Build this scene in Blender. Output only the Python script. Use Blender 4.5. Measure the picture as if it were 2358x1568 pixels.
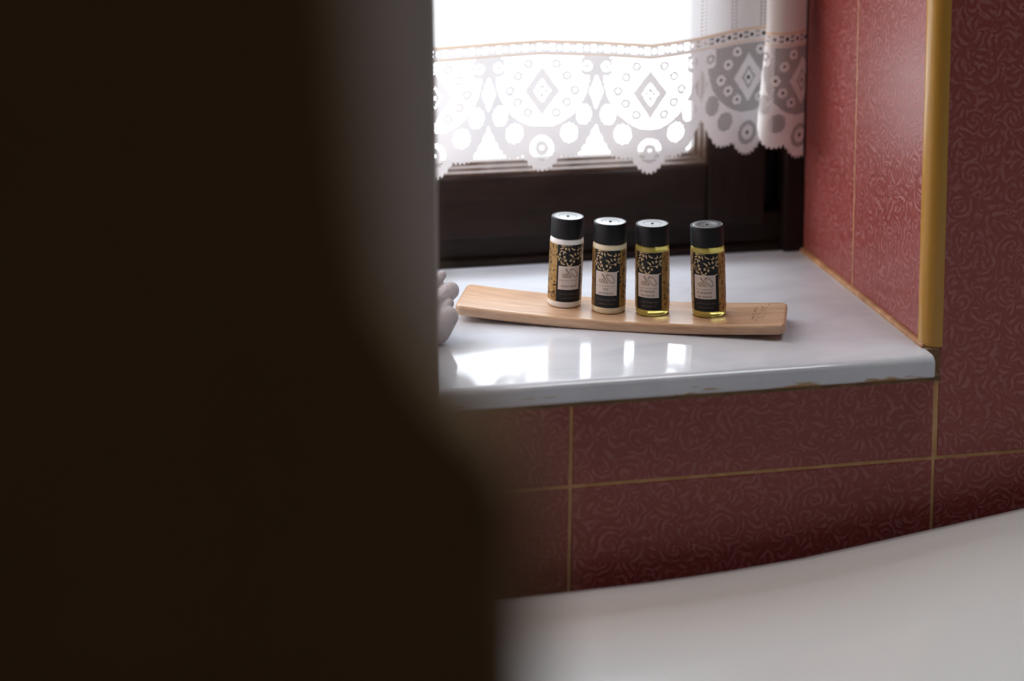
import bpy, bmesh, math, random
import numpy as np
from mathutils import Vector, Matrix

for o in list(bpy.data.objects):
    bpy.data.objects.remove(o)
S = bpy.context.scene
COL = S.collection
random.seed(4)
PI = math.pi

# ------------------------------------------------------------------ camera
# world: x along the window wall, y into the window niche, z up; (0,0,0) = front corner of sill top and reveal
F_PX, YAW, PITCH, ROLL = 5034.0, -.2265, .0805, .0111
CAM = Vector((-.5914, -1.3191, .4746))
SHIFT = -1234.6
fw = Vector((-math.sin(YAW)*math.cos(PITCH), math.cos(YAW)*math.cos(PITCH), -math.sin(PITCH)))
rt = fw.cross(Vector((0, 0, 1))).normalized()
up = rt.cross(fw)
rt, up = math.cos(ROLL)*rt+math.sin(ROLL)*up, -math.sin(ROLL)*rt+math.cos(ROLL)*up
cd = bpy.data.cameras.new('camera')
cam = bpy.data.objects.new('camera', cd)
COL.objects.link(cam)
cam.matrix_world = Matrix(((rt.x, up.x, -fw.x, CAM.x), (rt.y, up.y, -fw.y, CAM.y), (rt.z, up.z, -fw.z, CAM.z), (0, 0, 0, 1)))
cd.sensor_width = 36.0
cd.sensor_fit = 'HORIZONTAL'
cd.lens = 36.0*F_PX/2358
cd.shift_y = SHIFT/2358
cd.clip_start = .01
cd.dof.use_dof = True
cd.dof.focus_distance = 1.49
cd.dof.aperture_fstop = 3.2
S.camera = cam

def hit(u, v, axis, val):
    """point where the ray through photo pixel (u, v) meets the plane axis = val"""
    d = (u-1179)/F_PX*rt - (v-784-SHIFT)/F_PX*up + fw
    return CAM + d*((val-CAM[axis])/d[axis])

# ------------------------------------------------------------------ light
W = bpy.data.worlds.new('overcast_sky')
S.world = W
W.use_nodes = True
W.node_tree.nodes['Background'].inputs[0].default_value = (.87, .94, 1.0, 1)
W.node_tree.nodes['Background'].inputs[1].default_value = 12.5
ld = bpy.data.lights.new('window_portal', 'AREA')       # guides sampling of the sky through the window
ld.shape = 'RECTANGLE'; ld.size = .80; ld.size_y = 1.0
ld.cycles.is_portal = True
lo = bpy.data.objects.new('window_portal', ld)
lo.location = (-.38, .30, .47); lo.rotation_euler = (-PI/2, 0, 0)
COL.objects.link(lo)
l2 = bpy.data.lights.new('added_roof_portal', 'AREA')  # sky through the added roof window, extra light for tub and tiles
l2.shape = 'RECTANGLE'; l2.size = .56; l2.size_y = .54
l2.cycles.is_portal = True
lo = bpy.data.objects.new('added_roof_portal', l2)
lo.location = (.32, -.39, 1.71); lo.rotation_euler = (0, 0, 0)
COL.objects.link(lo)
S.view_settings.view_transform = 'Standard'
S.view_settings.look = 'None'
S.view_settings.gamma = 1.0
S.view_settings.exposure = 0.0
S.view_settings.use_curve_mapping = False
S.cycles.use_denoising = True
S.cycles.max_bounces = 14
S.cycles.diffuse_bounces = 8
S.cycles.transparent_max_bounces = 16
S.cycles.sample_clamp_indirect = 8

# ------------------------------------------------------------------ node helper
class NT:
    def __init__(self, name):
        self.m = bpy.data.materials.new(name)
        self.m.use_nodes = True
        self.t = self.m.node_tree
        self.n = self.t.nodes
        self.b = self.n['Principled BSDF']
        self.out = self.n['Material Output']
    def add(self, typ, props=None, **ins):
        nd = self.n.new(typ)
        for k, v in (props or {}).items():
            setattr(nd, k, v)
        for k, v in ins.items():
            self.set(nd, k, v)
        return nd
    def set(self, nd, key, v):
        if isinstance(key, str) and key[0] == 'i' and key[1:].isdigit():
            s = nd.inputs[int(key[1:])]
        else:
            s = nd.inputs[key.replace('_', ' ')]
        if isinstance(v, bpy.types.NodeSocket):
            self.t.links.new(v, s)
        elif hasattr(v, 'outputs'):
            self.t.links.new(v.outputs[0], s)
        else:
            if s.type == 'RGBA' and len(v) == 3:
                v = (*v, 1)
            s.default_value = v
    def P(self, **k):
        for a, v in k.items():
            self.set(self.b, a, v)
    def math(self, op, a, b=None, clamp=False):
        nd = self.n.new('ShaderNodeMath'); nd.operation = op; nd.use_clamp = clamp
        self.set(nd, 'i0', a)
        if b is not None:
            self.set(nd, 'i1', b)
        return nd.outputs[0]
    def mix(self, fac, a, b):
        nd = self.n.new('ShaderNodeMix'); nd.data_type = 'RGBA'
        for idx, v in ((0, fac), (6, a), (7, b)):
            s = nd.inputs[idx]
            if isinstance(v, bpy.types.NodeSocket):
                self.t.links.new(v, s)
            elif hasattr(v, 'outputs'):
                self.t.links.new(v.outputs[0], s)
            else:
                s.default_value = (*v, 1) if idx else v
        return nd.outputs[2]
    def ramp(self, fac, stops):
        nd = self.n.new('ShaderNodeValToRGB')
        e = nd.color_ramp.elements
        while len(e) < len(stops):
            e.new(.5)
        for k, (p, c) in enumerate(stops):
            e[k].position = p
            e[k].color = (c, c, c, 1) if isinstance(c, (int, float)) else (*c, 1)
        self.set(nd, 'Fac', fac)
        return nd.outputs[0]
    def pos(self, scale=(1, 1, 1), obj=False):
        if obj:
            c = self.add('ShaderNodeTexCoord').outputs['Object']
        else:
            c = self.add('ShaderNodeNewGeometry').outputs['Position']
        mp = self.add('ShaderNodeMapping')
        self.set(mp, 'Vector', c)
        mp.inputs['Scale'].default_value = scale
        return mp.outputs[0]
    def noise(self, vec, scale, detail=2, rough=.5, dist=0):
        nd = self.add('ShaderNodeTexNoise', Scale=scale, Detail=detail, Roughness=rough, Distortion=dist)
        self.set(nd, 'Vector', vec)
        return nd.outputs[0]
    def bump(self, h, strength=.3, dist=.001):
        nd = self.add('ShaderNodeBump', Strength=strength, Distance=dist, Height=h)
        self.set(self.b, 'Normal', nd.outputs[0])

def plain(name, col, rough=.5, **k):
    t = NT(name)
    t.P(Base_Color=col, Roughness=rough, **k)
    return t.m

# ---- glazed red tile with a tone-on-tone scrolled acanthus relief
def tile_mat(name, axes):
    t = NT(name)
    g = t.add('ShaderNodeNewGeometry').outputs['Position']
    sep = t.add('ShaderNodeSeparateXYZ'); t.set(sep, 'i0', g)
    cb = t.add('ShaderNodeCombineXYZ')
    t.set(cb, 'i0', sep.outputs[axes[0]]); t.set(cb, 'i1', sep.outputs[axes[1]])
    p = cb.outputs[0]
    nz = t.add('ShaderNodeTexNoise', Scale=44.0, Detail=2.0)
    t.set(nz, 'Vector', p)
    off = t.add('ShaderNodeVectorMath', {'operation': 'MULTIPLY_ADD'})
    t.set(off, 'i0', nz.outputs['Color']); off.inputs[1].default_value = (.009, .009, 0); t.set(off, 'i2', p)
    nz2 = t.add('ShaderNodeTexNoise', Scale=150.0, Detail=2.0)
    t.set(nz2, 'Vector', p)
    of2 = t.add('ShaderNodeVectorMath', {'operation': 'MULTIPLY_ADD'})
    t.set(of2, 'i0', nz2.outputs['Color']); of2.inputs[1].default_value = (.0042, .0042, 0); t.set(of2, 'i2', off.outputs[0])
    off = of2
    def swirl(scale, arms, freq, seed):
        sh = t.add('ShaderNodeVectorMath', {'operation': 'ADD'})
        t.set(sh, 'i0', off.outputs[0]); sh.inputs[1].default_value = (seed, seed*.7, 0)
        vo = t.add('ShaderNodeTexVoronoi', {'voronoi_dimensions': '2D'}, Scale=scale, Randomness=.75)
        t.set(vo, 'Vector', sh.outputs[0])
        df = t.add('ShaderNodeVectorMath', {'operation': 'SUBTRACT'})
        t.set(df, 'i0', sh.outputs[0]); t.set(df, 'i1', vo.outputs['Position'])
        s2 = t.add('ShaderNodeSeparateXYZ'); t.set(s2, 'i0', df.outputs[0])
        th = t.math('ARCTAN2', s2.outputs[1], s2.outputs[0])
        ln = t.add('ShaderNodeVectorMath', {'operation': 'LENGTH'}); t.set(ln, 'i0', df.outputs[0])
        # sense of rotation differs from scroll to scroll
        sc = t.add('ShaderNodeSeparateColor'); t.set(sc, 'i0', vo.outputs['Color'])
        sg = t.math('SUBTRACT', t.math('MULTIPLY', t.math('GREATER_THAN', sc.outputs[0], .5), 2.0), 1.0)
        ph = t.math('ADD', t.math('MULTIPLY', t.math('MULTIPLY', th, float(arms)), sg), t.math('MULTIPLY', ln.outputs['Value'], freq))
        return t.math('SINE', ph)
    a = swirl(50., 2, 1400., .3)
    b = swirl(62., 6, 820., 1.7)
    sel = t.ramp(t.noise(p, 52., 1), [(.44, 0.), (.56, 1.)])
    mixv = t.math('ADD', t.math('MULTIPLY', a, t.math('SUBTRACT', 1.0, sel)), t.math('MULTIPLY', b, sel))
    line = t.ramp(t.math('MULTIPLY_ADD', mixv, .5), [(.42, 0.), (.72, 1.)])
    brk = t.ramp(t.noise(p, 140., 2), [(.38, .1), (.56, 1.)])
    mask = t.math('MULTIPLY', line, brk, True)
    fine = t.noise(p, 900., 2)
    col = t.mix(mask, (.285, .057, .048), (.385, .135, .130))
    t.P(Base_Color=col, Roughness=t.math('ADD', .36, t.math('MULTIPLY', mask, .10)), Specular_IOR_Level=.45)
    t.bump(t.math('ADD', mask, t.math('MULTIPLY', fine, .12)), .30, .0004)
    return t.m
M_tile_xz = tile_mat('red_damask_tile_front', (0, 2))
M_tile_yz = tile_mat('red_damask_tile_reveal', (1, 2))

t = NT('tan_grout')
t.P(Base_Color=t.ramp(t.noise(t.pos(), 90., 4), [(.3, (.50, .28, .12)), (.7, (.68, .42, .21))]), Roughness=.85)
M_grout = t.m
t = NT('dark_caulk')
t.P(Base_Color=t.ramp(t.noise(t.pos((1, 1, 1)), 60., 4), [(.3, (.12, .065, .03)), (.7, (.26, .145, .065))]), Roughness=.75)
M_caulk = t.m
t = NT('ochre_caulk')
t.P(Base_Color=t.ramp(t.noise(t.pos(), 80., 4), [(.3, (.36, .17, .075)), (.7, (.62, .36, .20))]), Roughness=.6)
M_caulk2 = t.m
M_trim = plain('ochre_glazed_trim', (.50, .26, .04), .32)

# ---- polished marble with grey clouding; resin and rust stains along the lower front edge
t = NT('white_marble')
p = t.pos((1, 2.2, 1))
c = t.ramp(t.noise(p, 14., 5, .6, .8), [(.3, (.57, .60, .67)), (.62, (.67, .70, .76))])
sp = t.add('ShaderNodeSeparateXYZ'); t.set(sp, 'i0', t.add('ShaderNodeNewGeometry').outputs['Position'])
zone = t.math('MULTIPLY', t.math('LESS_THAN', sp.outputs[2], -.0085), t.math('LESS_THAN', sp.outputs[1], -.010))
st = t.ramp(t.noise(t.pos((1, 1, 7)), 34., 3, .55), [(.55, 0.), (.62, 1.)])
c = t.mix(t.math('MULTIPLY', zone, st), c, (.42, .27, .14))
t.P(Base_Color=c, Roughness=t.math('ADD', .07, t.math('MULTIPLY', t.noise(t.pos((1, 3, 1)), 30., 3), .05)), Specular_IOR_Level=.62)
t.bump(t.noise(t.pos((1, 4, 1)), 60., 3), .02, .001)
M_marble = t.m

# ---- wood
def wood(name, dark, light, rough, scale, obj=True, k=18., spec=.2):
    t = NT(name)
    p = t.pos(scale, obj)
    n1 = t.noise(p, k, 4, .6, .6)
    n2 = t.noise(p, k*5, 2, .5)
    f = t.math('ADD', t.math('MULTIPLY', n1, .75), t.math('MULTIPLY', n2, .25))
    t.P(Base_Color=t.ramp(f, [(.33, dark), (.66, light)]), Roughness=rough, Specular_IOR_Level=spec)
    t.bump(n2, .12, .0006)
    return t.m
M_board = wood('oiled_light_wood', (.44, .25, .14), (.67, .46, .31), .28, (1, 9, 9), True, 18., .7)
M_frame_h = wood('dark_window_wood', (.007, .0035, .0026), (.018, .0092, .0072), .38, (1, 9, 9), False)
M_frame_v = wood('dark_window_wood_upright', (.007, .0035, .0026), (.018, .0092, .0072), .38, (9, 9, 1), False)
M_panel = wood('brown_wood', (.42, .29, .165), (.50, .345, .20), .85, (7, 7, 1), False, 18., .15)
M_burn = plain('burnt_mark', (.30, .16, .075), .7)

# ---- cloths
def cloth(name, col, transl, transp, bump=0.):
    t = NT(name)
    t.n.remove(t.b)
    d = t.add('ShaderNodeBsdfDiffuse', Color=col)
    tr = t.add('ShaderNodeBsdfTranslucent', Color=col)
    tp = t.add('ShaderNodeBsdfTransparent')
    m1 = t.add('ShaderNodeMixShader', Fac=transl, i1=d, i2=tr)
    m2 = t.add('ShaderNodeMixShader', Fac=transp, i1=m1, i2=tp)
    t.set(t.out, 'Surface', m2)
    return t.m
M_cloth = cloth('white_net_cloth', (.86, .86, .87), .10, .015)
M_lace = cloth('white_lace_thread', (.88, .88, .90), .042, .006)
M_ribbon = cloth('beige_ribbon', (.80, .64, .50), .042, .006)
t = NT('white_terry')
t.P(Base_Color=(.50, .47, .49), Roughness=.95)
t.bump(t.noise(t.pos(), 900., 3), .8, .0012)
M_towel = t.m

# ---- bottles
M_cap = plain('black_matte_plastic', (.006, .0065, .008), .5, Specular_IOR_Level=.3)
M_captop = plain('black_satin_cap_top', (.016, .017, .020), .30, Specular_IOR_Level=.9)
M_lotion = plain('white_lotion', (.78, .76, .76), .3)
M_cond = plain('cream_conditioner', (.72, .64, .46), .3)
t = NT('yellow_gel')
t.P(Base_Color=(.90, .78, .22), Roughness=.12, IOR=1.36, Transmission_Weight=.60)
M_gel = t.m
M_black = plain('label_black', (.008, .009, .011), .45, Specular_IOR_Level=.3)
t = NT('label_gold')
t.P(Base_Color=t.ramp(t.noise(t.pos((1, 1, 1), True), 300., 2), [(.3, (.28, .155, .042)), (.7, (.42, .26, .09))]), Roughness=.36, Metallic=.35)
M_gold = t.m
M_leafgold = plain('print_gold', (.50, .36, .19), .45)
M_plate = plain('label_cream', (.62, .53, .48), .5)
M_script = plain('print_bronze', (.27, .19, .12), .5)
M_text = plain('print_charcoal', (.035, .033, .035), .5)
M_dim = plain('print_rose', (.16, .10, .075), .5)

# ---- room
t = NT('white_enamel')
t.P(Base_Color=(.89, .885, .88), Roughness=.13, Coat_Weight=.3, Coat_Roughness=.05)
M_tub = t.m
t = NT('grey_plaster')
t.P(Base_Color=t.ramp(t.noise(t.pos(), 9., 4), [(.3, (.42, .36, .345)), (.7, (.48, .42, .40))]), Roughness=.8)
M_plaster = t.m
M_paint = plain('warm_white_paint', (.48, .46, .44), .8)
M_brownwall = plain('dull_brown_wall', (.24, .19, .16), .7)
t = NT('stone_floor')
t.P(Base_Color=t.ramp(t.noise(t.pos(), 6., 4), [(.3, (.20, .17, .15)), (.7, (.30, .26, .23))]), Roughness=.5)
M_floor = t.m
t = NT('window_glass')
t.n.remove(t.b)
m = t.add('ShaderNodeMixShader', Fac=.05, i1=t.add('ShaderNodeBsdfTransparent'), i2=t.add('ShaderNodeBsdfGlossy', Roughness=.0))
t.set(t.out, 'Surface', m)
M_glass = t.m

# ------------------------------------------------------------------ mesh helpers
def link(name, me, mats=(), parent=None, smooth=False):
    o = bpy.data.objects.new(name, me)
    COL.objects.link(o)
    for m_ in (mats if isinstance(mats, (list, tuple)) else [mats]):
        me.materials.append(m_)
    if parent:
        o.parent = parent
    if smooth:
        for f in me.polygons:
            f.use_smooth = True
    return o
def from_bm(name, bm, mats, parent=None, smooth=False):
    me = bpy.data.meshes.new(name)
    bmesh.ops.recalc_face_normals(bm, faces=bm.faces)
    bm.to_mesh(me); bm.free()
    return link(name, me, mats, parent, smooth)
def pyd(name, v, f, mats, parent=None, smooth=False):
    me = bpy.data.meshes.new(name)
    me.from_pydata([tuple(q) for q in v], [], f)
    me.update()
    return link(name, me, mats, parent, smooth)
def tag(o, label=None, cat=None, group=None, kind=None):
    for k, v in (('label', label), ('category', cat), ('group', group), ('kind', kind)):
        if v:
            o[k] = v
    return o
def empty(name, loc=(0, 0, 0)):
    o = bpy.data.objects.new(name, None)
    o.location = loc; o.empty_display_size = .02
    COL.objects.link(o)
    return o
def box_bm(x0, x1, y0, y1, z0, z1, bev=0., seg=2, bm=None):
    b = bmesh.new()
    bmesh.ops.create_cube(b, size=1)
    for v in b.verts:
        v.co = Vector(((x0+x1)/2+v.co.x*(x1-x0), (y0+y1)/2+v.co.y*(y1-y0), (z0+z1)/2+v.co.z*(z1-z0)))
    if bev:
        bmesh.ops.bevel(b, geom=list(b.edges), offset=bev, segments=seg, affect='EDGES', profile=.5)
    if bm is None:
        return b
    me = bpy.data.meshes.new('tmp'); b.to_mesh(me); b.free(); bm.from_mesh(me); bpy.data.meshes.remove(me)
    return bm
def box(name, x0, x1, y0, y1, z0, z1, mat, parent=None, bev=0., seg=2):
    return from_bm(name, box_bm(x0, x1, y0, y1, z0, z1, bev, seg), mat, parent)
def extrude_profile(name, prof, axis, a0, a1, mat, parent=None, smooth=True, ang=.6):
    """closed 2D profile swept along one axis; prof pairs are the two other axes in xyz order"""
    n = len(prof); v = []; f = []
    for a in (a0, a1):
        for (p, q) in prof:
            c = [p, q]; c.insert(axis, a); v.append(c)
    for i in range(n):
        j = (i+1) % n
        f.append((i, j, n+j, n+i))
    f += [tuple(range(n)), tuple(range(n, 2*n))]
    me = bpy.data.meshes.new(name); me.from_pydata(v, [], f)
    bm = bmesh.new(); bm.from_mesh(me); bmesh.ops.recalc_face_normals(bm, faces=bm.faces)
    for e in bm.edges:
        if len(e.link_faces) == 2 and e.calc_face_angle() > ang:
            e.smooth = False
    for q in bm.faces:
        q.smooth = smooth
    bm.to_mesh(me); bm.free()
    return link(name, me, mat, parent)
def catmull(pts, n):
    P = [np.array(p, float) for p in pts]
    P = [2*P[0]-P[1]] + P + [2*P[-1]-P[-2]]
    out = []
    for i in range(1, len(P)-2):
        for k in range(n):
            t_ = k/n
            out.append(.5*((2*P[i]) + (-P[i-1]+P[i+1])*t_ + (2*P[i-1]-5*P[i]+4*P[i+1]-P[i+2])*t_*t_ + (-P[i-1]+3*P[i]-3*P[i+1]+P[i+2])*t_**3))
    out.append(P[-2])
    return np.array(out)

# ================================================================== THE SETTING
XL, ZT, YD = -.76, .95, .24          # left reveal, window head, depth of the niche
XG, ZG, YR = .0062, -.0745, .1349    # grout lines
RX0, RX1, RY0, FZ, CZ = -1.95, 1.40, -2.45, -.80, 1.65
G = .0006
OX0, OX1, OY0, OY1 = .04, .60, -.66, -.12  # ceiling opening cut for the added roof window

bm = bmesh.new()
box_bm(RX0, RX1, G, .30, FZ, -.0165, bm=bm)
box_bm(G, RX1, .008, .30, -.0165, CZ, bm=bm)
box_bm(.0065, RX1, G, .008, -.0165, CZ, bm=bm)
box_bm(RX0, XL-G, G, .30, -.0165, CZ, bm=bm)
box_bm(XL-G, G, G, .30, ZT, CZ, bm=bm)
wall = tag(from_bm('wall_back', bm, M_grout), 'window wall faced with dark red patterned tiles and tan joints', 'wall', kind='structure')

def tile_front(x0, x1, z0, z1):
    return box('tile', x0+.0011, x1-.0011, 0, .006, z0+.0011, z1-.0011, M_tile_xz, wall, .0007, 2)
for c_ in range(-2, 1):                                   # columns below and left of the right joint
    x0, x1 = XG+.25*(c_-1), XG+.25*c_
    tile_front(x0, x1, ZG, -.0185)
    tile_front(x0, x1, ZG-.40, ZG)
for c_ in range(0, 3):
    x0, x1 = XG+.25*c_, XG+.25*(c_+1)
    x0 += .0014 if c_ == 0 else 0
    tile_front(x0, x1, ZG, ZG+.40)
    tile_front(x0, x1, ZG+.40, ZG+.80)
    tile_front(x0-(.0014 if c_ == 0 else 0), x1, ZG-.40, ZG)
for z0 in (.0022, .4022):                                   # reveal tiles
    for (y0, y1) in ((.0145, YR), (YR, YD+.02)):
        box('tile', 0, .006, y0+.0008, y1-.0008, z0+.0008, z0+.4-.0008, M_tile_yz, wall, .0007, 2)
box('joint_strip', .0002, .004, YR-.0009, YR+.0009, .002, .80, M_caulk2, wall)
box('caulk_strip', -.0030, .002, .003, YD, -.001, .0030, M_caulk2, wall, .0012)
box('joint_strip', XL, .0045, -.0120, .004, -.0174, -.0135, M_caulk, wall, .0006)
box('joint_filler', -.0014, .0085, -.0016, .010, -.0195, .0010, M_caulk, wall, .0008)

# glazed quarter-round edging of the niche corner
R_, Ry = .0092, .0106; cx, cy = .0070, .0092
prof = [(cx-R_*math.cos(a), cy-Ry*math.sin(a)) for a in np.linspace(-.5, PI/2+.35, 22)] + [(cx+.001, cy+.002)]
o = extrude_profile('trim_1', prof, 2, .0015, 1.0, M_trim)
tag(o, 'ochre glazed quarter-round edging on the corner of the window niche', 'trim', kind='structure')

# marble sill with a rounded nose
yn = -.015
prof = [(YD+.03, 0), (yn+.0060, 0)]
prof += [(yn+.0060-.0060*math.sin(a), -.0052+.0052*math.cos(a)) for a in np.linspace(.15, PI/2, 10)]
prof += [(yn, -.0125), (yn+.0012, -.0140), (YD+.03, -.0140)]
o = extrude_profile('window_sill', prof, 0, XL, -.0012, M_marble)
tag(o, 'polished white-grey marble window sill with a rounded front edge', 'window sill', kind='structure')

# window: fixed frame, sash, glazing bead, pane
win = tag(empty('window_1', (-.38, .25, 0)), 'dark brown wooden window with a single sash and overcast daylight behind', 'window', kind='structure')
def wpart(name, *a, bev=.0012, par=win):
    o_ = box(name, *a[:6], a[6], None, bev)
    o_.parent = par; o_.matrix_parent_inverse = Matrix.Translation(-Vector(par.matrix_world.translation if par is win else (0, 0, 0)))
    return o_
win.matrix_world = Matrix.Translation((-.38, .25, 0))
fh, fv = M_frame_h, M_frame_v
wpart('frame_rail', XL, 0, .2440, .2950, 0, .0300, fh)
wpart('frame_ledge', XL, -.013, .2385, .2480, 0, .0062, fh)
wpart('frame_post', -.0160, 0, .2330, .2950, 0, ZT, fv)
wpart('frame_post', -.0330, -.0160, .2580, .2950, 0, ZT, fv)
wpart('frame_post', XL, XL+.03, .2420, .2950, 0, ZT, fv)
wpart('frame_rail', XL, 0, .2420, .2950, ZT-.03, ZT, fh)
SX0, SX1, SI, SZ0, SZ1 = XL+.032, -.0315, -.0778, .0230, .0702
wpart('sash_stile', SI, SX1, .2350, .2740, SZ0, ZT-.032, fv, bev=.0018)
wpart('sash_rail', SX0, SI-.0004, .2346, .2740, SZ0, SZ1, fh, bev=.0018)
wpart('sash_stile', SX0, SX0+.047, .2350, .2740, SZ1, ZT-.032, fv, bev=.0018)
wpart('sash_rail', SX0+.047, SI, .2346, .2740, ZT-.079, ZT-.032, fh, bev=.0018)
# moulded glazing bead: bottom and right runs, mitred at the corner
bead = [(.0, .0), (.0, .0022), (.0025, .0034), (.0035, .0052), (.0065, .0066), (.0075, .0088), (.0120, .0100), (.0160, .0100), (.0160, 0)]   # (depth, height)
def bead_run(p0, p1, horizontal):
    v = []; f = []; n = len(bead)
    for k, q in enumerate((p0, p1)):
        for (dy, h) in bead:
            if horizontal:
                v.append((q - (h if k else 0), .2352+dy, SZ1+h))
            else:
                v.append((SI-h, .2352+dy, q + (0 if k else h)))
    for i in range(n):
        j = (i+1) % n; f.append((i, j, n+j, n+i))
    f += [tuple(range(n)), tuple(range(n, 2*n))]
    me = bpy.data.meshes.new('glazing_bead'); me.from_pydata(v, [], f)
    b = bmesh.new(); b.from_mesh(me); bmesh.ops.recalc_face_normals(b, faces=b.faces); b.to_mesh(me); b.free()
    o_ = link('glazing_bead', me, M_bead, None)
    o_.parent = win; o_.matrix_parent_inverse = Matrix.Translation((.38, -.25, 0))
M_bead = wood('dark_bead_wood', (.030, .016, .011), (.060, .033, .023), .22, (3, 3, 3), False)
bead_run(SX0+.047, SI, True)
bead_run(SZ1, ZT-.079, False)
wpart('pane', SX0+.04, SI-.002, .2505, .2535, SZ1-.002, ZT-.075, M_glass, bev=0)

# rest of the room
def struct(name, *a):
    o_ = box(name, *a)
    return tag(o_, kind='structure')
tag(struct('floor', RX0, RX1, RY0, .30, FZ-.05, FZ, M_floor), 'grey stone bathroom floor under the tub')
bm = bmesh.new()
for q in ((RX0, OX0, RY0, .30), (OX1, RX1, RY0, .30), (OX0, OX1, RY0, OY0), (OX0, OX1, OY1, .30)):
    box_bm(q[0], q[1], q[2], q[3], CZ, CZ+.05, bm=bm)
tag(from_bm('ceiling', bm, M_paint), 'plain bathroom ceiling above the window', kind='structure')
tag(struct('wall_left', RX0-.05, RX0, RY0, .30, FZ, CZ, M_brownwall), 'dull brown side wall of the bathroom beyond the pier')
tag(struct('wall_front', RX0, RX1, RY0-.05, RY0, FZ, CZ, M_brownwall), 'dull brown wall of the bathroom opposite the marble sill')
tag(struct('wall_right', RX1, RX1+.05, RY0, .30, FZ, CZ, M_brownwall), 'dull brown wall of the bathroom at the head of the tub')
w2 = empty('added_roof_window', (0, 0, 0))  # out of view, added only to brighten the tub and tiles
tag(w2, 'unseen roof window added above the tub for fill light', kind='structure')
for q in ((OX0, OX1, OY0, OY0+.03), (OX0, OX1, OY1-.03, OY1), (OX0, OX0+.03, OY0+.03, OY1-.03), (OX1-.03, OX1, OY0+.03, OY1-.03)):
    box('frame_bar', q[0], q[1], q[2], q[3], CZ+.005, CZ+.045, M_frame_h, w2, .003)
box('pane', OX0+.02, OX1-.02, OY0+.02, OY1-.02, CZ+.024, CZ+.028, M_glass, w2)

# plastered pier in front of the sill, its free edge leaning a little
pe = hit(1018, 950, 1, -.105)
bm = bmesh.new()
pts = [(-.95, FZ), (-.66, FZ), (-.66, -.119), (pe.x, -.119), (pe.x, CZ), (-.95, CZ)]
lo_ = [bm.verts.new((x_, -.105, z_)) for x_, z_ in pts]
hi_ = [bm.verts.new((x_, -.055, z_)) for x_, z_ in pts]
bm.faces.new(lo_); bm.faces.new(hi_)
for i in range(6):
    bm.faces.new((lo_[i], lo_[(i+1) % 6], hi_[(i+1) % 6], hi_[i]))
bmesh.ops.bevel(bm, geom=list(bm.edges), offset=.003, segments=3, affect='EDGES', profile=.5)
for v in bm.verts:
    v.co.x -= .0244*(v.co.z-pe.z)*(1 if v.co.x > -.5 else 0)
tag(from_bm('wall_partition', bm, M_plaster), 'grey plastered pier covering one end of the marble sill', 'wall', kind='structure')

# dark wooden upright close to the lens, with a swelling edge
edge = [(-.90, -.5107), (.10, -.5107), (.28, -.5107), (.3018, -.5107), (.3173, -.5110), (.3316, -.5112), (.3422, -.5165), (.3492, -.5225), (.3600, -.5272), (.3705, -.5308), (.3919, -.5336), (.4133, -.5356), (.45, -.538), (.60, -.538), (1.05, -.538)]
edge = [(z_, x_+.001+.0055*min(1, max(0, (.375-z_)/.035))) for z_, x_ in edge]
cv = catmull([(b_, a_) for a_, b_ in edge[1:]], 4)
vs = []; fs = []
ys = (-.978, -.972, -.956, -.950)
prof = [(x_, max(z_, FZ)) for x_, z_ in [(edge[0][1], FZ)]] + [(float(x_), float(z_)) for x_, z_ in cv]
for (x_, z_) in prof:
    for k, y_ in enumerate(ys):
        vs.append((x_-(.004 if k in (0, 3) else 0), y_, z_))
    for y_ in (ys[3], ys[0]):
        vs.append((-1.02, y_, z_))
n = 6
for i in range(len(prof)-1):
    for k in range(n):
        fs.append((i*n+k, i*n+(k+1) % n, (i+1)*n+(k+1) % n, (i+1)*n+k))
fs += [tuple(range(n)), tuple(range((len(prof)-1)*n, len(prof)*n))]
o = pyd('wooden_upright', vs, fs, M_panel)
bm = bmesh.new(); bm.from_mesh(o.data); bmesh.ops.recalc_face_normals(bm, faces=bm.faces); bm.to_mesh(o.data); bm.free()
tag(o, 'brown wooden upright with a curved edge, in deep shade before the grey pier', 'wood panel')

# ================================================================== BATHTUB
tub = tag(empty('bathtub', (.45, -.41, FZ)), 'white enamel bathtub with a rolled rim below the tiled sill', 'bathtub')
def tub_outline(th, inset):
    # rounded rectangle: tight corners at the foot end, wide ones at the head end
    x0, x1, y0, y1 = -.63+inset, 1.24-inset, -.78+inset, -.02-inset
    cs = [(x1, y1, .20), (x0, y1, .12), (x0, y0, .12), (x1, y0, .20)]
    k = int(th/(PI/2)) % 4; w_ = th/(PI/2)-int(th/(PI/2))
    def corner(i, a):
        cx_, cy_, r0 = cs[i]; r_ = max(.02, r0-inset*.4)
        sx = -1 if cx_ > .5 else 1; sy = -1 if cy_ > -.4 else 1
        return cx_+sx*r_+r_*math.cos(a), cy_+sy*r_+r_*math.sin(a)
    if w_ < .4:
        return corner(k, k*PI/2+(w_/.4)*PI/2)
    p_, q_ = corner(k, (k+1)*PI/2), corner((k+1) % 4, (k+1)*PI/2)
    f_ = (w_-.4)/.6
    return p_[0]+(q_[0]-p_[0])*f_, p_[1]+(q_[1]-p_[1])*f_
def rim_z(x):
    # rim line read off the wall side: nearly level, rising towards the head end
    xs = [-.64, -.254, -.196, -.146, -.096, -.044, -.0126, .053, .15, .35, .7, 1.24]
    zs = [-.1275, -.1215, -.1200, -.1172, -.1131, -.1064, -.1022, -.0933, -.080, -.055, -.03, -.02]
    return float(np.interp(x, xs, zs))-.0088
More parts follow.
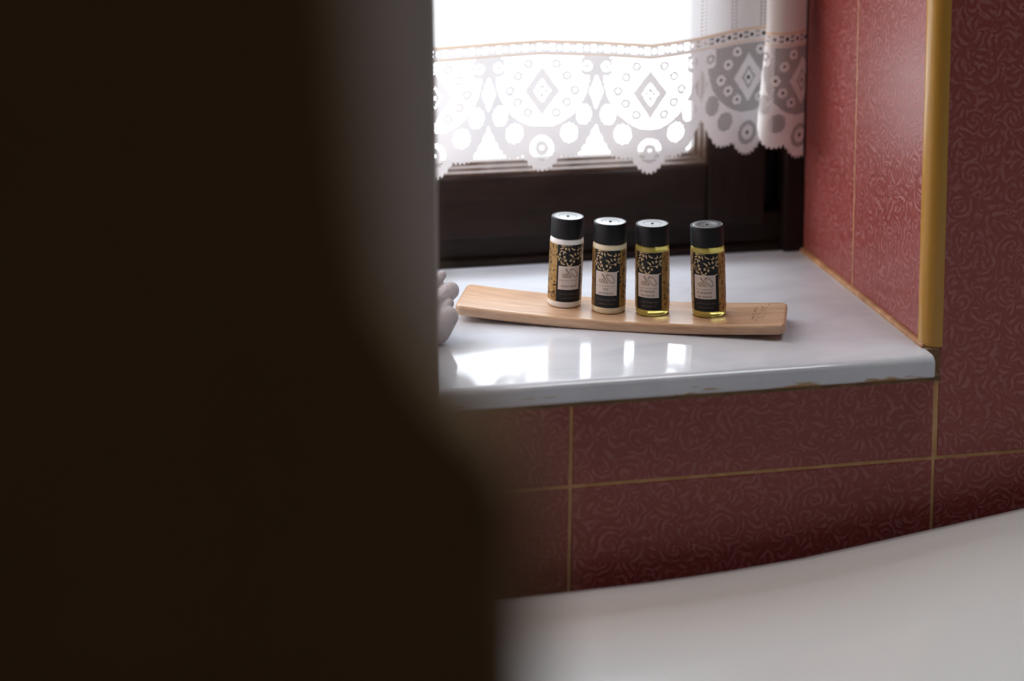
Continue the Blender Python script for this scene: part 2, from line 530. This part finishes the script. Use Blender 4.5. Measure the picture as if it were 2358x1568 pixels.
sec = [(.10, -.60), (.07, -.50), (.045, -.25), (.032, -.06), (.022, -.034), (.004, -.028), (.0, -.018), (.0012, -.008), (.006, -.0015), (.013, 0.0),
       (.020, -.0006), (.032, -.0018), (.060, -.0046), (.085, -.0072), (.0985, -.0086), (.1015, -.0091), (.140, -.0177), (.180, -.0266), (.215, -.0350), (.232, -.0450), (.244, -.07), (.256, -.13), (.270, -.30), (.29, -.42), (.32, -.455), (.352, -.46)]
NS = 400
vs = []; fs = []
for (ins, dz) in sec:
    for k in range(NS):
        th = 2*PI*k/NS
        x_, y_ = tub_outline(th, ins)
        xo, _ = tub_outline(th, 0)
        zr = rim_z(xo)
        w_ = 1 if dz > -.2 else max(0, (.5+dz)/.3)
        vs.append((x_, y_, (zr if dz > -.3 else -.11+(zr+.11)*max(0, w_))+dz))
m_ = len(sec)
for i in range(m_-1):
    for k in range(NS):
        fs.append((i*NS+k, i*NS+(k+1) % NS, (i+1)*NS+(k+1) % NS, (i+1)*NS+k))
fs.append(tuple((m_-1)*NS+k for k in range(NS)))
fs.append(tuple(reversed(range(NS))))
me = bpy.data.meshes.new('basin'); me.from_pydata(vs, [], fs)
bm = bmesh.new(); bm.from_mesh(me); bmesh.ops.recalc_face_normals(bm, faces=bm.faces)
for f in bm.faces:
    f.smooth = True
bm.to_mesh(me); bm.free()
o = link('basin', me, M_tub)
o.parent = tub; o.matrix_parent_inverse = Matrix.Translation((-.45, .41, -FZ))
o = box('plinth', -.18, 1.09, -.66, -.16, FZ, -.69, M_tub, None, .02, 3)
o.parent = tub; o.matrix_parent_inverse = Matrix.Translation((-.45, .41, -FZ))

# ================================================================== LACE CURTAIN
cur = tag(empty('lace_curtain', (-.2, .215, .06)), 'white net curtain with a beige ribbon and scalloped lace border', 'curtain')
cur_inv = Matrix.Translation((.2, -.215, -.06))
def cpart(o_):
    o_.parent = cur; o_.matrix_parent_inverse = cur_inv
    return o_
plan = catmull([(-.44, .214), (-.37, .217), (-.29, .2125), (-.213, .2165), (-.132, .2125), (-.092, .2150), (-.066, .2200), (-.040, .2270), (-.0305, .2240), (-.0345, .2140), (-.0432, .2070),
                (-.0415, .2010), (-.033, .1990), (-.021, .2030), (-.0102, .2110)], 40)
arc = np.concatenate([[0], np.cumsum(np.hypot(*np.diff(plan, axis=0).T))])
u_of = lambda x: float(np.interp(x, plan[:280, 0], arc[:280]))
UC = u_of(-.131); PER = .0815                                 # a medallion centre and the repeat
UF0, UF1 = arc[40*8], arc[40*10]
def top_z(x):
    return np.interp(x, [-.44, -.29, -.25, -.213, -.17, -.13, -.10, -.0626, -.04, -.01], [.172, .1722, .1735, .1742, .1722, .1690, .1718, .1768, .1775, .1770])
CELL = .00055
NU = int(arc[-1]/CELL)
UU = np.arange(NU+1)*CELL
PX, PY = np.interp(UU, arc, plan[:, 0]), np.interp(UU, arc, plan[:, 1])
TZ = top_z(PX)
FOLDW = np.clip((UU-UF0)/(UF1-UF0+1e-6), 0, 1)*np.clip((arc[-1]-UU)/.03, 0, 1)
def cpos(iu, vmm):
    v_ = vmm/1000.
    x_ = PX[iu]-.0075*FOLDW[iu]*max(0, v_)/.09
    y_ = PY[iu]+.0012*math.sin(UU[iu]*90+v_*30)*min(1, abs(v_)/.05)
    return (x_, y_, TZ[iu]-v_)
def grid_sheet(name, rows, keep, mat):
    """quad sheet over all columns; keep[r, c] says which cells are thread, the others are open holes"""
    idx = -np.ones((len(rows), NU+1), int); v = []; f = []
    rr, cc = np.nonzero(keep)
    for r_, c_ in zip(rr.tolist(), cc.tolist()):
        q = []
        for (a, b_) in ((r_, c_), (r_, c_+1), (r_+1, c_+1), (r_+1, c_)):
            if idx[a, b_] < 0:
                idx[a, b_] = len(v); v.append(cpos(b_, rows[a]))
            q.append(int(idx[a, b_]))
        f.append(tuple(q))
    return cpart(pyd(name, v, f, mat, None, True))
mm = CELL*1000
colmm = (UU[:-1]+CELL/2)*1000
s_mm = (colmm-UC*1000+PER*500) % (PER*1000) - PER*500           # distance from the medallion centre
cidx = np.arange(NU)
# -- net cloth with ladders of drawn threads
rows = [-round(k*mm, 4) for k in range(70, -1, -1)]
kp = np.ones((70, NU), bool)
lad = [UC*1000+d for d in (-118, -115, -77, -74, -36, -33, 8, 11, 40, 43.5, 66, 69.5, 92, 95.5)]
for r_ in range(70):
    if r_ % 5 in (1, 2):
        for L in lad:
            kp[r_, np.abs(colmm-L) < .62] = False
rows_up = [-420 + k*(420-70*mm)/24 for k in range(25)]
cl = grid_sheet('net_cloth', rows, kp, M_cloth)
v = []; f = []
cols = list(range(0, NU+1, 6)) + ([NU] if NU % 6 else [])
for a in rows_up:
    for c_ in cols:
        v.append(cpos(c_, a))
nc = len(cols)
for a in range(24):
    for c_ in range(nc-1):
        f.append((a*nc+c_, a*nc+c_+1, (a+1)*nc+c_+1, (a+1)*nc+c_))
cpart(pyd('net_cloth', v, f, M_cloth, None, True))
# -- beige insertion ribbon with alternating eyelets
nb = 19
rows = [k*mm for k in range(nb+1)]
kp = np.ones((nb, NU), bool)
ph = (colmm-UC*1000) % 10.2
for r_ in range(nb):
    y_ = (r_+.5)*mm
    if 2.4 < y_ < 8.6:
        d = np.hypot(ph-2.6, (y_-5.4))
        kp[r_, d < 1.55] = False
        # hourglass eyelet between the round ones
        ex = np.abs(ph-7.7); ey = abs(y_-5.4)
        kp[r_, (ex < 1.7) & (ey < 2.5) & (ey > .9) & (ex > .3)] = False
beige = np.zeros(nb, bool)
rib = grid_sheet('ribbon', rows, kp, M_ribbon)
# lighter thread between the two beige edges
rib.data.materials.append(M_lace)
for p_ in rib.data.polygons:
    zz = np.mean([top_z(rib.data.vertices[i].co.x)-rib.data.vertices[i].co.z for i in p_.vertices[:1]])*1000
    if 2.1 < zz < 8.9:
        p_.material_index = 1
# -- lace border
v0 = nb*mm
nr = int((99-v0)/mm)
rows = [v0+k*mm for k in range(nr+1)]
V = (np.array(rows[:-1])+mm/2)[:, None]*np.ones(NU)[None]
Sx = np.ones(nr)[:, None]*s_mm[None]
A = np.abs(Sx)
tooth = 1.5*((cidx//3) % 2)[None]*np.ones(nr)[:, None]
bott = np.where(A < 13.5, 97.5-10.5*(A/13.5)**2.2, np.where(A < 27, 86.5+1.2*np.sin((A-13.5)/13.5*PI), 86.5-23.5*((A-27)/13.75)**1.35))
inside = V < bott-tooth
net = np.zeros_like(inside)
row_i = np.arange(nr)[:, None]*np.ones(NU, int)[None]
col_i = np.ones(nr, int)[:, None]*cidx[None]
nethole = (row_i % 3 != 0) & (((col_i+2*((row_i//3) % 2)) % 4) != 0)
VV = V-10.5                                                     # below the ribbon
arcr = np.hypot(Sx/35.5, (VV-11)/42.5)
field = ((arcr < 1) & (VV > 1.0)) | ((VV < 13) & (A < 33) & (VV > 1.0))
net |= field
def ell(cx_, cy_, rx, ry):
    return np.hypot((A-cx_)/rx, (VV-cy_)/ry)
solid = np.zeros_like(net); hole = np.zeros_like(net)
# central diamond: solid frame, drilled inner lozenge, solid core with a hole
dm = A/13.5+np.abs(VV-27)/18.5
solid |= (dm < 1)
hole |= (dm < .47) & (dm > .33) & (((row_i//2+col_i//2) % 2) == 0)
hole |= (A < 1.3) & (np.abs(VV-27) < 1.3)
for (sx, sv) in ((10.5, 6.8), (18.3, 15.5), (24.3, 26), (18.3, 35), (10.5, 43)):
    e = np.hypot(A-sx, VV-sv)
    solid |= e < 3.9
    hole |= e < 1.15
# pointed leaf between medallions, curls beside it, petals on the scallops
leaf = (np.abs(A-PER*500)/5.2+np.abs(VV-27)/13.0)
net |= leaf < 1
curl = np.hypot(A-33.5, VV-8)
net |= (curl < 7.2) & (VV > 1)
solid |= (curl < 7.2) & (curl > 3.6) & (A > 29)
solid |= (curl < 1.6)
net |= ell(31.5, 44, 5.6, 7.6) < 1
net |= ell(20.5, 58, 6.4, 7.2) < 1
pet = ell(0, 69.5, 8.6, 9.2)
net |= (pet < 1)
solid |= (pet < .62)
hole |= (pet < .17)
opened = (net & nethole & ~solid) | hole
grid_sheet('lace_border', rows, inside & ~opened, M_lace)
# rod carrying the curtain, above the frame of the picture
tag(from_bm('curtain_rod', (lambda b: (bmesh.ops.create_cone(b, cap_ends=True, segments=16, radius1=.005, radius2=.005, depth=-XL-.002,
    matrix=Matrix.Translation((XL/2, .2145, .5925)) @ Matrix.Rotation(PI/2, 4, 'Y')), b)[1])(bmesh.new()), M_frame_h, None, True),
    'thin dark rod carrying the net curtain across the niche', 'curtain rod')

# ================================================================== TRAY AND BOTTLES
RB, TH, LB, WB = 1.35, .0072, .214, .046
zc = TH+.0042
c4 = [hit(u_, v_, 2, zc) for u_, v_ in ((1087, 655), (1054, 703), (1783, 747), (1819, 697))]
ctr = sum(c4, Vector())/4
ax_ = ((c4[2]-c4[1])+(c4[3]-c4[0])).normalized(); ax_.z = 0
rzb = math.atan2(ax_.y, ax_.x)
print('tray', ctr, math.degrees(rzb), (c4[2]-c4[1]).length, (c4[3]-c4[0]).length, (c4[1]-c4[0]).length)
LB = ((c4[2]-c4[1]).length+(c4[3]-c4[0]).length)/2+.006
WB = ((c4[1]-c4[0]).length+(c4[2]-c4[3]).length)/2+.002
tray = tag(empty('wooden_tray', (ctr.x, ctr.y, 0)), 'light wooden stave tray with upturned ends lying on the marble sill', 'tray')
tray.rotation_euler = (0, 0, rzb)
def bow(x):
    return x*x/(2*RB)
bm = bmesh.new()
bmesh.ops.create_cube(bm, size=1)
for v in bm.verts:
    v.co = Vector((v.co.x*LB, v.co.y*WB, (v.co.z+.5)*TH))
bmesh.ops.bevel(bm, geom=[e for e in bm.edges if abs(e.verts[0].co.z-e.verts[1].co.z) > .001], offset=.0055, segments=5, affect='EDGES', profile=.5)
bmesh.ops.bevel(bm, geom=[e for e in bm.edges if abs(e.verts[0].co.z-e.verts[1].co.z) < 1e-6 and len(e.link_faces) == 2], offset=.0021, segments=4, affect='EDGES', profile=.5)
for x_ in np.linspace(-LB/2+.01, LB/2-.01, 36):
    bmesh.ops.bisect_plane(bm, geom=list(bm.verts)+list(bm.edges)+list(bm.faces), plane_co=(x_, 0, 0), plane_no=(1, 0, 0))
for v in bm.verts:
    v.co.z += bow(v.co.x)
o = from_bm('board', bm, M_board, tray)
for f in o.data.polygons:
    f.use_smooth = True
mod = o.modifiers.new('wn', 'WEIGHTED_NORMAL'); mod.keep_sharp = True

def ribbon_strokes(strokes, width, put):
    """flat printed or burnt strokes: polylines in 2D widened and placed by put(a, b)"""
    v = []; f = []
    for st in strokes:
        P_ = catmull(st, 6) if len(st) > 2 else np.linspace(np.array(st[0], float), np.array(st[1], float), 5)
        d = np.gradient(P_, axis=0)
        d /= np.maximum(np.linalg.norm(d, axis=1), 1e-12)[:, None]
        nrm = np.stack([-d[:, 1], d[:, 0]], 1)
        n_ = len(P_); b0 = len(v)
        for k in range(n_):
            w_ = width*(.55+.45*math.sin(PI*min(1, max(0, (k+.6)/n_))))/2
            v.append(put(*(P_[k]+nrm[k]*w_))); v.append(put(*(P_[k]-nrm[k]*w_)))
        for k in range(n_-1):
            f.append((b0+2*k, b0+2*k+1, b0+2*k+3, b0+2*k+2))
    return v, f
marks = [[(1490, 300), (1420, 390)], [(1400, 470), (1130, 500), (1080, 470), (1090, 430), (1140, 405)], [(1090, 470), (960, 400)], [(1370, 580), (1070, 590), (930, 540)],
         [(960, 635), (870, 635)], [(1310, 695), (1080, 690), (1000, 650)], [(1020, 770), (960, 770)], [(940, 820), (760, 870)], [(1260, 880), (1190, 910)], [(780, 980), (690, 1005)],
         [(1200, 1005), (1040, 1050), (820, 1080), (630, 1140)], [(1140, 1120), (1040, 1170)], [(700, 1200), (580, 1245)], [(800, 440), (620, 540), (790, 520)],
         [(780, 610), (660, 650), (570, 680), (620, 540)], [(700, 740), (560, 680)], [(620, 800), (490, 870), (620, 870)], [(430, 960), (540, 980), (400, 1120)], [(560, 1000), (480, 1100), (540, 1140)]]
inv = Matrix.Rotation(-rzb, 4, 'Z') @ Matrix.Translation((-ctr.x, -ctr.y, 0))
def put_mark(a, b_):
    q = inv @ hit(1715+a/26.13, 690+b_/26.13, 2, zc-.0008)
    return (q.x, q.y, TH+bow(q.x)+.00008)
loc = [[(lambda q: (q[0], q[1]))(put_mark(*m2)) for m2 in st] for st in marks]
v, f = ribbon_strokes(loc, .00075, lambda a, b_: (a, b_, TH+bow(a)+.00009))
tag(pyd('burnt_lettering', v, f, M_burn, tray), 'small brown lettering burnt into the tray end')

RBODY, RCAP = .0117, .0114
def lathe(name, prof, mat, parent, seg=48, sharp=.7):
    v = []; f = []; n_ = len(prof)
    for (r_, z_) in prof:
        for k in range(seg):
            a = 2*PI*k/seg
            v.append((r_*math.sin(a), -r_*math.cos(a), z_))
    for i in range(n_-1):
        for k in range(seg):
            f.append((i*seg+k, i*seg+(k+1) % seg, (i+1)*seg+(k+1) % seg, (i+1)*seg+k))
    f.append(tuple(reversed(range(seg)))); f.append(tuple((n_-1)*seg+k for k in range(seg)))
    me_ = bpy.data.meshes.new(name); me_.from_pydata(v, [], f)
    b = bmesh.new(); b.from_mesh(me_); bmesh.ops.recalc_face_normals(b, faces=b.faces)
    for e in b.edges:
        if len(e.link_faces) == 2 and e.calc_face_angle() > sharp:
            e.smooth = False
    for q in b.faces:
        q.smooth = True
    b.to_mesh(me_); b.free()
    return link(name, me_, mat, parent)
def wrap(r_, a0=0.):
    return lambda s, z: (r_*math.sin(s/RBODY+a0), -r_*math.cos(s/RBODY+a0), z)
def patch(name, a0, a1, z0, z1, r_, mat, parent):
    n_ = 24; v = []; f = []
    for k in range(n_+1):
        a = math.radians(a0+(a1-a0)*k/n_)
        v += [(r_*math.sin(a), -r_*math.cos(a), z0), (r_*math.sin(a), -r_*math.cos(a), z1)]
    for k in range(n_):
        f.append((2*k, 2*k+2, 2*k+3, 2*k+1))
    return pyd(name, v, f, mat, parent, True)
def text_mesh(lines, put):
    """lines of (text, centre, baseline, height, max width), written mirror-reversed as the photograph shows them"""
    v = []; f = []
    for (tx, cx_, bz, hgt, wmax) in lines:
        cu = bpy.data.curves.new('t', 'FONT'); cu.body = tx; cu.size = hgt; cu.align_x = 'CENTER'; cu.resolution_u = 2
        ob = bpy.data.objects.new('t', cu); COL.objects.link(ob)
        me_ = bpy.data.meshes.new_from_object(ob.evaluated_get(bpy.context.evaluated_depsgraph_get()))
        xs = [q.co.x for q in me_.vertices]
        k_ = min(1., wmax/(max(xs)-min(xs)))
        b0 = len(v)
        v += [put(cx_-q.co.x*k_, bz+q.co.y) for q in me_.vertices]
        f += [tuple(b0+i for i in p_.vertices) for p_ in me_.polygons]
        bpy.data.objects.remove(ob); bpy.data.meshes.remove(me_); bpy.data.curves.remove(cu)
    return v, f
def leaf_shape(cx_, cy_, ang, ln, wd, put):
    pts = []
    for k in range(6):
        t_ = k/5; pts.append((ln*(t_-.5), wd*math.sin(PI*t_)/2))
    for k in range(4, 0, -1):
        t_ = k/5; pts.append((ln*(t_-.5), -wd*math.sin(PI*t_)/2))
    c_, s_ = math.cos(ang), math.sin(ang)
    return [put(cx_+a*c_-b_*s_, cy_+a*s_+b_*c_) for a, b_ in pts]
# olive sprig traced on the third bottle's panel; zoom coords (x right, y down), panel spans x 165..655, y 170..600
LEAVES = [(265, 190, 10, 90), (250, 240, 25, 100), (318, 245, -30, 55), (372, 255, -75, 80), (440, 250, -40, 85), (470, 265, -10, 60), (235, 300, 35, 75), (280, 330, -85, 80), (305, 312, -35, 60),
          (568, 255, -75, 60), (625, 260, 55, 70), (545, 282, -5, 60), (490, 360, -60, 70), (425, 380, -25, 100), (440, 400, -55, 60), (625, 338, 15, 80), (620, 380, 35, 60), (630, 425, -30, 60),
          (205, 470, 65, 80), (245, 530, -80, 90), (285, 560, -15, 60), (355, 560, -60, 90), (425, 570, 55, 85), (385, 590, 0, 70), (610, 600, 10, 60), (180, 430, -60, 60)]
OLIVES = [(212, 370), (297, 418), (320, 480), (410, 482), (472, 505), (560, 452), (550, 350), (318, 245)]
TWIGS = [[(190, 400), (240, 440), (300, 500), (250, 560)], [(430, 440), (500, 450), (570, 430), (650, 350)], [(230, 200), (330, 190), (430, 185)]]

def make_bottle(kind, px, rot, label, body_mat, lines):
    q = hit(px[0], px[1], 2, TH+.0006)
    lq = inv @ q
    b = tag(empty('toiletry_bottle'), label, 'bottle', 'small hotel toiletry bottles on the wooden tray')
    tilt = -math.atan(lq.x/RB)
    base = Matrix.Translation((ctr.x, ctr.y, 0)) @ Matrix.Rotation(rzb, 4, 'Z') @ Matrix.Translation((lq.x, lq.y, TH+bow(lq.x)+.0001)) @ Matrix.Rotation(tilt, 4, 'Y') @ Matrix.Rotation(-rzb, 4, 'Z')
    phi = math.atan2(CAM.x-q.x, -(CAM.y-q.y))
    b.matrix_world = base @ Matrix.Rotation(phi, 4, 'Z')
    body = lathe('body', [(.0098, 0), (.0110, .0003), (.01155, .0010), (RBODY, .0022), (RBODY, .0455), (.01150, .0470), (.0108, .0480), (.0092, .0484), (.0092, .0500)], body_mat, b)
    cap = lathe('cap', [(.0095, .0486), (RCAP, .0486), (RCAP, .0613), (.01125, .0619), (.0109, .0622), (.0105, .0622), (.0102, .06195), (.0030, .06190)], M_cap, b)
    lathe('cap_top', [(.0030, .06180), (.0100, .06180), (.0100, .06197), (.0066, .06203), (.0062, .06192), (.0012, .06192), (.0010, .0612)], M_captop, cap)
    lathe('cap_pip', [(.0009, .0619), (.0009, .06215), (.0006, .0623)], M_cap, cap, 12)
    lab = patch('label', rot-46.5, rot+46.5, .0046, .0446, RBODY+.00010, M_black, b)
    patch('gold_panel', rot+46.5, rot+172, .0046, .0446, RBODY+.00010, M_gold, lab)
    patch('gold_panel', rot-172, rot-46.5, .0046, .0446, RBODY+.00010, M_gold, lab)
    a0 = math.radians(rot)
    patch('label_plate', rot-40.5, rot+35.5, .0133, .0298, RBODY+.00018, M_plate, lab)
    # olive sprig
    k_ = .019/490.
    pt = lambda x_, y_: ((x_-410)*k_, .0446-(y_-172)*(.0148/430.))
    pw = wrap(RBODY+.00018, a0)
    v = []; f = []
    for (x_, y_, an, ln) in LEAVES:
        c_ = pt(x_, y_); b0 = len(v)
        v += leaf_shape(c_[0], c_[1], math.radians(an), ln*k_*1.05, .00105, pw); f.append(tuple(range(b0, len(v))))
    for (x_, y_) in OLIVES:
        c_ = pt(x_, y_); b0 = len(v)
        v += [pw(c_[0]+.00082*math.cos(a), c_[1]+.00098*math.sin(a)) for a in np.linspace(0, 2*PI, 11)[:-1]]; f.append(tuple(range(b0, len(v))))
    v2, f2 = ribbon_strokes([[pt(*q_) for q_ in st] for st in TWIGS], .00035, pw)
    f += [tuple(i+len(v) for i in ff) for ff in f2]; v += v2
    pyd('olive_sprig', v, f, M_leafgold, lab)
    # dark leaf marks scattered over the gold sides
    rnd = random.Random(kind*7+1); v = []; f = []
    pg = wrap(RBODY+.00018, a0)
    for sgn in (-1, 1):
        for _ in range(46):
            an = sgn*math.radians(rnd.uniform(49, 120)); zz = rnd.uniform(.006, .0435)
            for da in rnd.sample((-.9, -.3, .4, 1.1, 2.2), 2):
                b0 = len(v)
                v += leaf_shape(an*RBODY, zz, PI/2+da, rnd.uniform(.0016, .0034), .0006, pg); f.append(tuple(range(b0, len(v))))
    pyd('leaf_print', v, f, M_black, lab)
    # script name: strokes drawn for reading order, then mirrored
    ps = wrap(RBODY+.00026, a0)
    sc_ = lambda x_, y_: (.0004-(x_-50+.42*(y_-20))*.000112, .0214+y_*.000112)
    scr = [[(34, 52), (20, 62), (8, 46), (4, 26), (14, 8), (30, 12), (42, 34), (40, 54), (28, 62)], [(20, 50), (32, 56), (46, 46)],
           [(46, 8), (56, 26), (66, 52), (62, 60), (56, 40), (54, 14), (60, 6), (68, 12)],
           [(66, 14), (76, 24), (74, 30), (68, 22), (70, 8), (80, 8), (84, 14)],
           [(98, 24), (88, 26), (84, 14), (90, 6), (98, 16), (98, 24), (98, 10), (106, 8)]]
    v, f = ribbon_strokes([[sc_(*q_) for q_ in st] for st in scr], .00056, ps)
    v2, f2 = ribbon_strokes([[(-.0072+i*.00105, .01985+.00005*math.sin(i*2.1)), (-.0072+i*.00105+.00075, .01985+.00005*math.cos(i*1.7))] for i in range(13)], .00042, ps)
    f += [tuple(i+len(v) for i in ff) for ff in f2]; v += v2
    pyd('script_name', v, f, M_script, lab)
    v, f = text_mesh([(tx, -.0006, z_, .0023, .0118) for tx, z_ in lines], ps)
    pyd('lettering', v, f, M_text, lab)
    v, f = text_mesh([('with organic olive oil', 0, .0098, .0016, .0165), ('and silk proteins', 0, .0070, .0016, .0140)], wrap(RBODY+.00018, a0))
    pyd('small_print', v, f, M_dim, lab)
    return b
make_bottle(1, (1299, 699), 15.5, 'bottle of white body lotion with black cap on the tray', M_lotion, [('body lotion', .0152)])
make_bottle(2, (1401, 711), -8.5, 'bottle of cream hair conditioner with black cap on the tray', M_cond, [('hair', .0171), ('conditioner', .0143)])
make_bottle(3, (1502, 717), -13, 'bottle of yellow shower gel standing next to the hair conditioner', M_gel, [('shampoo &', .0171), ('shower gel', .0143)])
make_bottle(4, (1633, 724), -10, 'bottle of yellow shower gel beside the lettered tray end, apart from the rest', M_gel, [('shampoo &', .0171), ('shower gel', .0143)])

# ================================================================== TOWEL
bm = bmesh.new()
def capsule(p0, p1, r0, r1):
    p0, p1 = Vector(p0), Vector(p1)
    for k in range(9):
        t_ = k/8
        bmesh.ops.create_icosphere(bm, subdivisions=3, radius=r0+(r1-r0)*t_, matrix=Matrix.Translation(p0.lerp(p1, t_)))
capsule((-.3102, .0720, .0186), (-.3172, .0740, .0092), .0068, .0092)
capsule((-.3082, .0775, .0258), (-.3200, .0790, .0150), .0030, .0045)
capsule((-.3066, .0850, .0322), (-.3200, .0850, .0200), .0062, .0070)
capsule((-.3110, .0905, .0415), (-.3190, .0920, .0320), .0030, .0050)
capsule((-.3350, .0820, .0200), (-.3850, .0840, .0240), .0195, .0235)
o = from_bm('folded_towel', bm, M_towel, None, True)
md = o.modifiers.new('one_skin', 'REMESH'); md.mode = 'VOXEL'; md.voxel_size = .0008; md.use_smooth_shade = True
sm = o.modifiers.new('soft', 'SMOOTH'); sm.iterations = 2; sm.factor = .5
tag(o, 'white terry towel crumpled in soft folds on the sill by the pier', 'towel')
